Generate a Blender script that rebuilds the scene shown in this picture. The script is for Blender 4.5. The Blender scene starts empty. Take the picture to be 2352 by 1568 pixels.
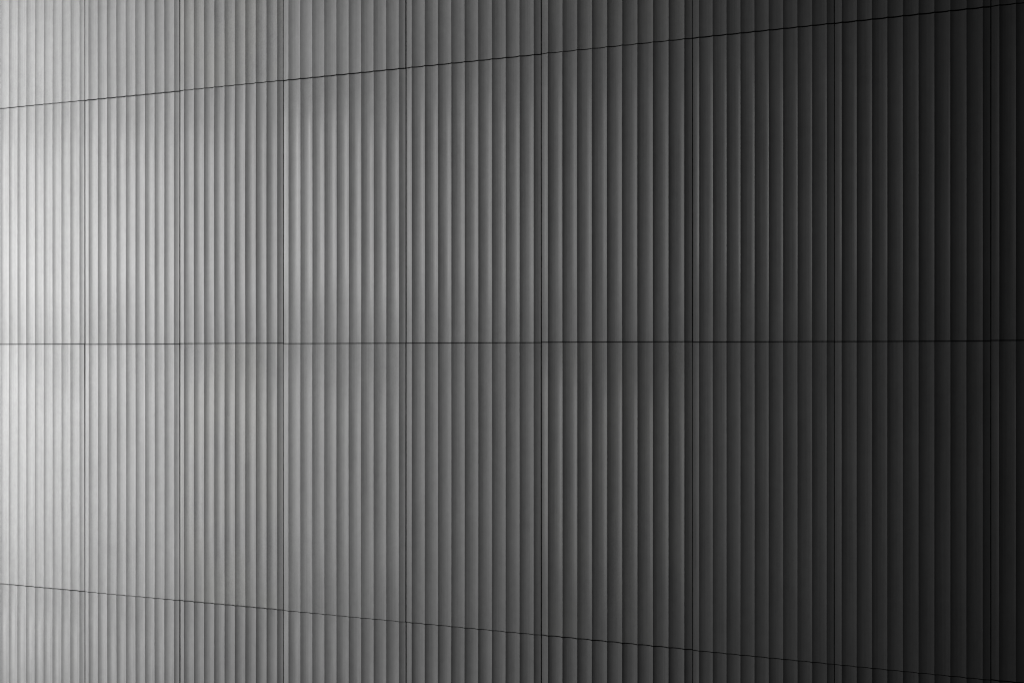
import bpy, math, random
from mathutils import Vector

random.seed(7)
SC = bpy.context.scene
COL = SC.collection

# ------------------------------------------------------------------ camera
# metres; x to the right, y away from the camera, z up.  The eye stands level,
# so every upright edge of the facade stays upright in the picture.
EYE = 4.75                       # eye height above the foot of the facade
LENS = 38.0
FPX = 2352 * LENS / 36.0         # focal length in the units the joints were measured in
cam_data = bpy.data.cameras.new('camera')
cam_data.lens = LENS
cam_data.sensor_width = 36.0
cam_data.shift_y = 27.0 / 2352.0
cam_data.clip_start = 0.1
cam_data.clip_end = 200.0
cam = bpy.data.objects.new('camera', cam_data)
cam.location = (0.0, 0.0, EYE)
cam.rotation_euler = (math.radians(90), 0, 0)
COL.objects.link(cam)
SC.camera = cam

# ------------------------------------------------------------------ world and lamp
world = bpy.data.worlds.new('World')
SC.world = world
world.use_nodes = True
bg = world.node_tree.nodes['Background']
bg.inputs['Color'].default_value = (0.96, 0.98, 1.0, 1)
bg.inputs['Strength'].default_value = 0.011

# wall frame: direction along the facade and its outward normal (towards the camera)
WALL_DIR = Vector((math.cos(math.radians(20.6)), -math.sin(math.radians(20.6)), 0))
WALL_OUT = Vector((-math.sin(math.radians(20.6)), -math.cos(math.radians(20.6)), 0))
WALL_LEFT = Vector((-5.22, 10.95, 0))       # the facade at the left edge of the picture


def on_wall(along, out, z):
    p = WALL_LEFT + WALL_DIR * along + WALL_OUT * out
    return Vector((p.x, p.y, z))


def add_lamp(name, pos, aim, width, height, spread, watts):
    d = bpy.data.lights.new(name, 'AREA')
    d.shape = 'RECTANGLE'
    d.size, d.size_y = width, height
    d.spread = math.radians(spread)
    d.energy = watts
    d.color = (1.0, 0.997, 0.99)
    o = bpy.data.objects.new(name, d)
    o.location = pos
    o.rotation_euler = (aim - pos).to_track_quat('-Z', 'Y').to_euler()
    COL.objects.link(o)
    return o


# added unseen lights: tall flood for the falloff to the right, raking spot for bright rims
add_lamp('added_flood_light', on_wall(-5.0, 8.15, EYE + 0.75), on_wall(-0.7, 0.0, EYE + 0.6), 2.0, 10.0, 69, 405)
rake_data = bpy.data.lights.new('added_rim_light', 'SPOT')
rake_data.energy = 3300
rake_data.spot_size = math.radians(32)
rake_data.spot_blend = 1.0
rake_data.shadow_soft_size = 0.5
rake_data.color = (1.0, 0.997, 0.99)
rake = bpy.data.objects.new('added_rim_light', rake_data)
rake.location = on_wall(-14.0, 5.0, EYE + 0.9)
rake.rotation_euler = (on_wall(-4.0, 0.0, EYE + 0.6) - rake.location).to_track_quat('-Z', 'Y').to_euler()
COL.objects.link(rake)

SC.view_settings.view_transform = 'Standard'
SC.view_settings.look = 'None'
SC.view_settings.exposure = 0.0
SC.view_settings.gamma = 1.0
SC.view_settings.use_curve_mapping = False
SC.cycles.max_bounces = 6
SC.cycles.use_denoising = True
SC.cycles.filter_width = 1.15


# ------------------------------------------------------------------ materials
def new_mat(name):
    m = bpy.data.materials.new(name)
    m.use_nodes = True
    nt = m.node_tree
    nt.nodes.clear()
    out = nt.nodes.new('ShaderNodeOutputMaterial')
    b = nt.nodes.new('ShaderNodeBsdfPrincipled')
    nt.links.new(b.outputs[0], out.inputs[0])
    return m, nt, b


def node(nt, kind, **kw):
    n = nt.nodes.new(kind)
    for k, v in kw.items():
        setattr(n, k, v)
    return n


def math_node(nt, op, a, b=None, c=None, clamp=False):
    n = nt.nodes.new('ShaderNodeMath')
    n.operation = op
    n.use_clamp = clamp
    for i, v in enumerate((a, b, c)):
        if v is None:
            continue
        if isinstance(v, (int, float)):
            n.inputs[i].default_value = v
        else:
            nt.links.new(v, n.inputs[i])
    return n.outputs[0]


def noise(nt, vec, scale, detail=2.0, rough=0.5):
    n = nt.nodes.new('ShaderNodeTexNoise')
    n.inputs['Scale'].default_value = scale
    n.inputs['Detail'].default_value = detail
    n.inputs['Roughness'].default_value = rough
    nt.links.new(vec, n.inputs['Vector'])
    return n.outputs['Fac']


def mapped(nt, vec, sx, sy, sz, off=(0, 0, 0)):
    n = nt.nodes.new('ShaderNodeMapping')
    n.inputs['Scale'].default_value = (sx, sy, sz)
    n.inputs['Location'].default_value = off
    nt.links.new(vec, n.inputs['Vector'])
    return n.outputs[0]


def smooth(nt, v, lo, hi):
    n = nt.nodes.new('ShaderNodeMapRange')
    n.interpolation_type = 'SMOOTHSTEP'
    nt.links.new(v, n.inputs['Value'])
    n.inputs['From Min'].default_value = lo
    n.inputs['From Max'].default_value = hi
    return n.outputs[0]


PANEL_MATS = {}


def panel_mat(sheen, warm, grain, batch=1.0):
    """grey mill-finish sheet: how polished, how warm in tint, how speckled."""
    key = (sheen, warm, grain, batch)
    if key in PANEL_MATS:
        return PANEL_MATS[key]
    m, nt, b = new_mat('grey_metal_%02d_%02d_%02d' % (sheen * 10, warm * 10, grain * 10))
    tc = node(nt, 'ShaderNodeTexCoord')
    info = node(nt, 'ShaderNodeObjectInfo')
    comb = node(nt, 'ShaderNodeCombineXYZ')
    r100 = math_node(nt, 'MULTIPLY', info.outputs['Random'], 90.0)
    nt.links.new(r100, comb.inputs[0]); nt.links.new(r100, comb.inputs[1]); nt.links.new(r100, comb.inputs[2])
    add = node(nt, 'ShaderNodeVectorMath', operation='ADD')
    nt.links.new(tc.outputs['Object'], add.inputs[0]); nt.links.new(comb.outputs[0], add.inputs[1])
    p = add.outputs[0]
    streak = noise(nt, mapped(nt, p, 85.0, 85.0, 0.7), 1.0, 3.0, 0.6)      # rolling lines along the sheet
    cloud = noise(nt, mapped(nt, p, 3.2, 3.2, 1.5), 1.0, 4.0, 0.55)          # mottled oxide
    speck = noise(nt, mapped(nt, p, 95.0, 95.0, 60.0), 1.0, 2.0, 0.6)        # fine grain
    blot = smooth(nt, noise(nt, mapped(nt, p, 2.0, 2.0, 1.1, (5, 3, 9)), 1.0, 3.0, 0.6), 0.42, 0.68)
    s1 = math_node(nt, 'MULTIPLY', math_node(nt, 'SUBTRACT', streak, 0.5), 0.46)
    s2 = math_node(nt, 'MULTIPLY', math_node(nt, 'SUBTRACT', cloud, 0.5), 0.34)
    s3 = math_node(nt, 'MULTIPLY', math_node(nt, 'SUBTRACT', speck, 0.5),
                   math_node(nt, 'MULTIPLY_ADD', blot, 0.60 * grain, 0.03 + 0.06 * grain))
    mott = noise(nt, mapped(nt, p, 22.0, 22.0, 13.0, (2, 7, 4)), 1.0, 5.0, 0.65)          # patchy oxide a hand wide
    s2 = math_node(nt, 'ADD', s2, math_node(nt, 'MULTIPLY', math_node(nt, 'SUBTRACT', mott, 0.5), 0.30))
    tot = math_node(nt, 'ADD', math_node(nt, 'ADD', s1, s2), math_node(nt, 'ADD', s3, 1.0))
    tone = math_node(nt, 'MULTIPLY', tot, math_node(nt, 'MULTIPLY_ADD', info.outputs['Random'], 0.08 * batch, 0.96 * batch))
    col = node(nt, 'ShaderNodeVectorMath', operation='SCALE')
    mix = node(nt, 'ShaderNodeMix', data_type='RGBA')
    mix.inputs[6].default_value = (0.330, 0.331, 0.333, 1)
    mix.inputs[7].default_value = (0.330, 0.329, 0.311, 1)
    nt.links.new(math_node(nt, 'MULTIPLY', smooth(nt, cloud, 0.38, 0.6), warm), mix.inputs[0])
    nt.links.new(mix.outputs[2], col.inputs[0])
    nt.links.new(tone, col.inputs['Scale'])
    nt.links.new(col.outputs[0], b.inputs['Base Color'])
    # polished field inside the sheet, matt towards its upper and lower hems
    uv = node(nt, 'ShaderNodeSeparateXYZ')
    nt.links.new(tc.outputs['UV'], uv.inputs[0])
    wob = noise(nt, mapped(nt, p, 4.0, 4.0, 1.2, (3, 1, 2)), 1.0, 2.0, 0.5)
    v = math_node(nt, 'ADD', uv.outputs[1], math_node(nt, 'MULTIPLY', math_node(nt, 'SUBTRACT', wob, 0.5), 0.22))
    v = math_node(nt, 'ADD', v, math_node(nt, 'MULTIPLY', uv.outputs[0], 0.10))
    up = smooth(nt, v, 0.0, 0.35)
    dn = math_node(nt, 'SUBTRACT', 1.0, smooth(nt, v, 0.80, 1.04))
    field = math_node(nt, 'MULTIPLY', math_node(nt, 'MULTIPLY', up, dn), sheen)
    rough = math_node(nt, 'MULTIPLY_ADD', field, -0.24, 0.57)
    rough = math_node(nt, 'ADD', rough, math_node(nt, 'MULTIPLY', math_node(nt, 'SUBTRACT', cloud, 0.5), 0.12))
    rough = math_node(nt, 'ADD', rough, math_node(nt, 'MULTIPLY', math_node(nt, 'SUBTRACT', streak, 0.5), 0.30))
    nt.links.new(rough, b.inputs['Roughness'])
    nt.links.new(math_node(nt, 'MULTIPLY_ADD', field, 0.36, 0.20), b.inputs['Specular IOR Level'])
    bump = node(nt, 'ShaderNodeBump')
    bump.inputs['Strength'].default_value = 0.22
    bump.inputs['Distance'].default_value = 0.002
    nt.links.new(math_node(nt, 'ADD', streak, math_node(nt, 'MULTIPLY', speck, 0.5 * grain + 0.2)), bump.inputs['Height'])
    nt.links.new(bump.outputs[0], b.inputs['Normal'])
    PANEL_MATS[key] = m
    return m


def dark_mat(name, colour, rough):
    m, nt, b = new_mat(name)
    tc = node(nt, 'ShaderNodeTexCoord')
    n = noise(nt, tc.outputs['Object'], 14.0, 3.0)
    ramp = node(nt, 'ShaderNodeMix', data_type='RGBA')
    ramp.inputs[6].default_value = (*[c * 0.7 for c in colour], 1)
    ramp.inputs[7].default_value = (*[c * 1.3 for c in colour], 1)
    nt.links.new(n, ramp.inputs[0])
    nt.links.new(ramp.outputs[2], b.inputs['Base Color'])
    b.inputs['Roughness'].default_value = rough
    b.inputs['Specular IOR Level'].default_value = 0.1
    return m


MAT_BACK = dark_mat('black_membrane', (0.012, 0.012, 0.012), 0.9)
MAT_GASKET = dark_mat('black_rubber', (0.010, 0.010, 0.011), 0.8)
MAT_HEM = dark_mat('black_sealed_hem', (0.02, 0.02, 0.02), 0.8)

# ------------------------------------------------------------------ facade layout
# upright joints: plan positions of the joint lines (x, y), left to right
TOTAL = 4.8                      # two panel rows, seam to seam


def plan(px):
    h = 1090.262 + 0.19173278 * px + 3.896e-6 * px * px
    y = FPX * TOTAL / h
    return Vector(((px - 1176.0) * y / FPX, y, 0))


joints = [plan(px) for px in (-9, 193, 411, 649, 931, 1242, 1590, 1916, 2276)]
first_dir = (joints[0] - joints[1]).normalized()
last_dir = (joints[-1] - joints[-2]).normalized()
joints = [joints[0] + first_dir * 2.22, joints[0] + first_dir * 1.11] + joints
for k in range(3):
    joints.append(joints[-1] + last_dir * 1.075)
COLS = len(joints) - 1           # column index 2 is the first one in view

# level joints: heights relative to the eye
SEAMS = [EYE + 0.515 * TOTAL + 2.42, EYE + 0.515 * TOTAL, EYE + 0.01875 * TOTAL, EYE - 0.485 * TOTAL, EYE - 0.485 * TOTAL - 2.40]

GAPS = (.009, .009, .009, .009, .011, .009, .0105, .009, .0076, .006, .0072, .008, .008, .008)  # width of each upright joint
SLIT = 0.0082                    # height of the level joint
FLUTES = 10
SEG = 18                         # facets over one flute
VSEG = 12
POWER = 1.25                      # how steeply a flute curls up at its arrises
RATIOS = (0.106, 0.122, 0.132)   # depth of a flute over its width: first, second, third sheet of a bay
ROWS = (0.88, 0.97, 0.87, 1.08)    # flute depth factor per row, shaped to set each row's shading contrast
BATCH = (1.0, 0.98, 1.0, 1.02, 0.95, 1.05, 1.0, 0.97, 0.88, 0.90, 0.87, 0.88, 0.88, 0.88)  # tone of the sheets, column by column
HEM = 0.045                      # depth of the folded edge

# finish of every sheet: (sheen, warm, grain)
FINISH = {
    0: [.3, .3, .2, .1, .2, .1, .1, .2, .2, .1, .1, .2, .1],
    1: [.3, .3, .38, .42, .40, .64, .58, .55, .78, .68, .6, .5, .5],
    2: [.2, .2, .3, .2, .45, .4, .2, .6, .4, .2, .7, .4, .3],
    3: [.4, .4, .8, .7, .4, .9, .5, .4, .8, .5, .4, .5, .4],
}
WARM = {(0, 4): .38, (2, 4): .34, (0, 7): .2, (2, 7): .2}
GRAIN = {(0, 4): .8, (2, 4): .8, (2, 7): .7, (0, 7): .6, (1, 5): .5, (2, 5): .5, (1, 6): .5}
LIFT = [0, 0, 0, -.003, .001, -.003, -.002, .001, -.002, -.003, .001, 0, 0, 0]


rng = random.Random(21)


def arc(t, d, w):
    """depth below the arris line at t in 0..1 across a flute: an almost flat bed that
    curls up steeply towards both arrises."""
    return d * (1 - abs(2 * t - 1) ** (POWER + 1))


def panel_mesh(name, width, height, bow, twist, ratio, gap_left, gap_right):
    """one sheet: local x along the wall, y into the wall, z up, origin at its lower left corner."""
    w = width / FLUTES
    d = ratio * w
    x0, x1 = gap_left / 2, width - gap_right / 2
    z0, z1 = SLIT / 2, height - SLIT / 2
    # arris lines, never quite evenly pressed; the first and last flute are cut by the joints
    ar = [(k - 0.5) * w + rng.uniform(-0.0007, 0.0007) for k in range(FLUTES + 2)]
    ar[0], ar[-1] = -0.5 * w, width + 0.5 * w
    stations = []                # (x, depth, sharp)
    for k in range(FLUTES + 1):
        fw = ar[k + 1] - ar[k]
        dk = d * rng.uniform(0.95, 1.05) if 0 < k < FLUTES else d
        if k:
            stations.append((ar[k], 0.0, True))
        for i in range(1, SEG):
            x = ar[k] + fw * (0.5 - 0.5 * math.cos(math.pi * i / SEG))
            if x0 + 0.001 < x < x1 - 0.001:
                stations.append((x, arc((x - ar[k]) / fw, dk, fw), False))
        if k == 0:
            stations.insert(0, (x0, arc((x0 - ar[0]) / fw, dk, fw), False))
        if k == FLUTES:
            stations.append((x1, arc((x1 - ar[k]) / fw, dk, fw), False))
    nx, nz = len(stations), VSEG + 1
    verts, faces, uvs, mats = [], [], [], []
    for j in range(nz):
        v = j / VSEG
        z = z0 + (z1 - z0) * v
        for (x, dep, sh) in stations:
            u = x / width
            pillow = bow * (1 - (2 * u - 1) ** 2) * (1 - (2 * v - 1) ** 2) + twist * (u - .5) * (v - .5)
            verts.append((x, dep - pillow, z))
    for j in range(VSEG):
        for i in range(nx - 1):
            a = j * nx + i
            faces.append((a, a + 1, a + nx + 1, a + nx))
            mats.append(0)
    nfront = len(faces)
    # folded hems, all round (own vertices, so the shading stays crisp)
    rims = [[(j * nx) for j in range(nz)][::-1], [(j * nx + nx - 1) for j in range(nz)],
            list(range(nx)), list(range((nz - 1) * nx, nz * nx))[::-1]]
    for rim in rims:
        base = len(verts)
        for q in rim:
            verts.append(verts[q])
        for q in rim:
            x, y, z = verts[q]
            verts.append((x, HEM, z))
        n = len(rim)
        for i in range(n - 1):
            faces.append((base + i, base + n + i, base + n + i + 1, base + i + 1))
            mats.append(1)
    me = bpy.data.meshes.new(name)
    me.from_pydata(verts, [], faces)
    uvl = me.uv_layers.new(name='sheet')
    loops = me.loops
    for lp in loops:
        x, y, z = verts[lp.vertex_index]
        uvl.data[lp.index].uv = (x / width, z / height)
    me.polygons.foreach_set('material_index', mats)
    me.polygons.foreach_set('use_smooth', [True] * len(faces))
    sharp = {i for i, st in enumerate(stations) if st[2]}
    lim = nx * nz
    flags = []
    for e in me.edges:
        a, b = e.vertices
        flags.append(a < lim and b < lim and a % nx == b % nx and (a % nx) in sharp)
    me.attributes.new('sharp_edge', 'BOOLEAN', 'EDGE').data.foreach_set('value', flags)
    me.update()
    return me


# ------------------------------------------------------------------ build
facade = bpy.data.objects.new('fluted_facade', None)
facade.empty_display_size = 0.5
mid = joints[len(joints) // 2]
facade.location = (mid.x, mid.y, 0)
facade['label'] = 'grey wall of fluted panels with thin dark joints, bright left, nearly black right'
facade['category'] = 'facade'
COL.objects.link(facade)


def child(name, me, loc, rz):
    o = bpy.data.objects.new(name, me)
    o.parent = facade
    o.location = Vector(loc) - facade.location
    o.rotation_euler = (0, 0, rz)
    COL.objects.link(o)
    return o


def box(name, x0, x1, y0, y1, z0, z1, mat):
    v = [(x, y, z) for z in (z0, z1) for y in (y0, y1) for x in (x0, x1)]
    f = [(0, 1, 5, 4), (1, 3, 7, 5), (3, 2, 6, 7), (2, 0, 4, 6), (4, 5, 7, 6), (0, 2, 3, 1)]
    me = bpy.data.meshes.new(name)
    me.from_pydata(v, [], f)
    me.materials.append(mat)
    me.update()
    return me


for c in range(COLS):
    a, b = joints[c], joints[c + 1]
    dvec = b - a
    width = dvec.length
    ang = math.atan2(dvec.y, dvec.x)
    for r in range(4):
        zt, zb = SEAMS[r], SEAMS[r + 1]
        height = zt - zb
        bow = rng.uniform(-0.004, 0.006)
        twist = rng.uniform(-0.008, 0.008)
        me = panel_mesh('panel', width, height, bow, twist, RATIOS[(c - 2) % 3] * ROWS[r], GAPS[c], GAPS[c + 1])
        me.materials.append(panel_mat(FINISH[r][c], WARM.get((r, c), 0.0), GRAIN.get((r, c), 0.4), BATCH[c]))
        me.materials.append(MAT_HEM)
        lift = LIFT[c] if r in (1, 2) else LIFT[c] * .3
        o = child('panel', me, (a.x + rng.uniform(-.0008, .0008), a.y, zb + lift), ang + math.radians(rng.uniform(-.05, .05)))
        if (r, c) in WARM:
            o['label'] = 'panel with a faint olive cast and speckled grain'
    # membrane behind this column
    back = child('backing_sheet', box('backing_sheet', 0, width, HEM + .004, HEM + .03, SEAMS[4] + .01, SEAMS[0] - .01, MAT_BACK), (a.x, a.y, 0), ang)
    # rubber strips in the level joints
    for s in (1, 2, 3):
        child('level_joint_strip', box('level_joint_strip', 0.012, width - 0.012, HEM - .012, HEM + .0035, -.009, .009, MAT_GASKET),
              (a.x, a.y, SEAMS[s] + LIFT[c]), ang)
    if c:
        child('upright_joint_strip', box('upright_joint_strip', -.009, .009, HEM - .010, HEM + .0032, SEAMS[4] + .02, SEAMS[0] - .02, MAT_GASKET),
              (a.x, a.y, 0), ang)
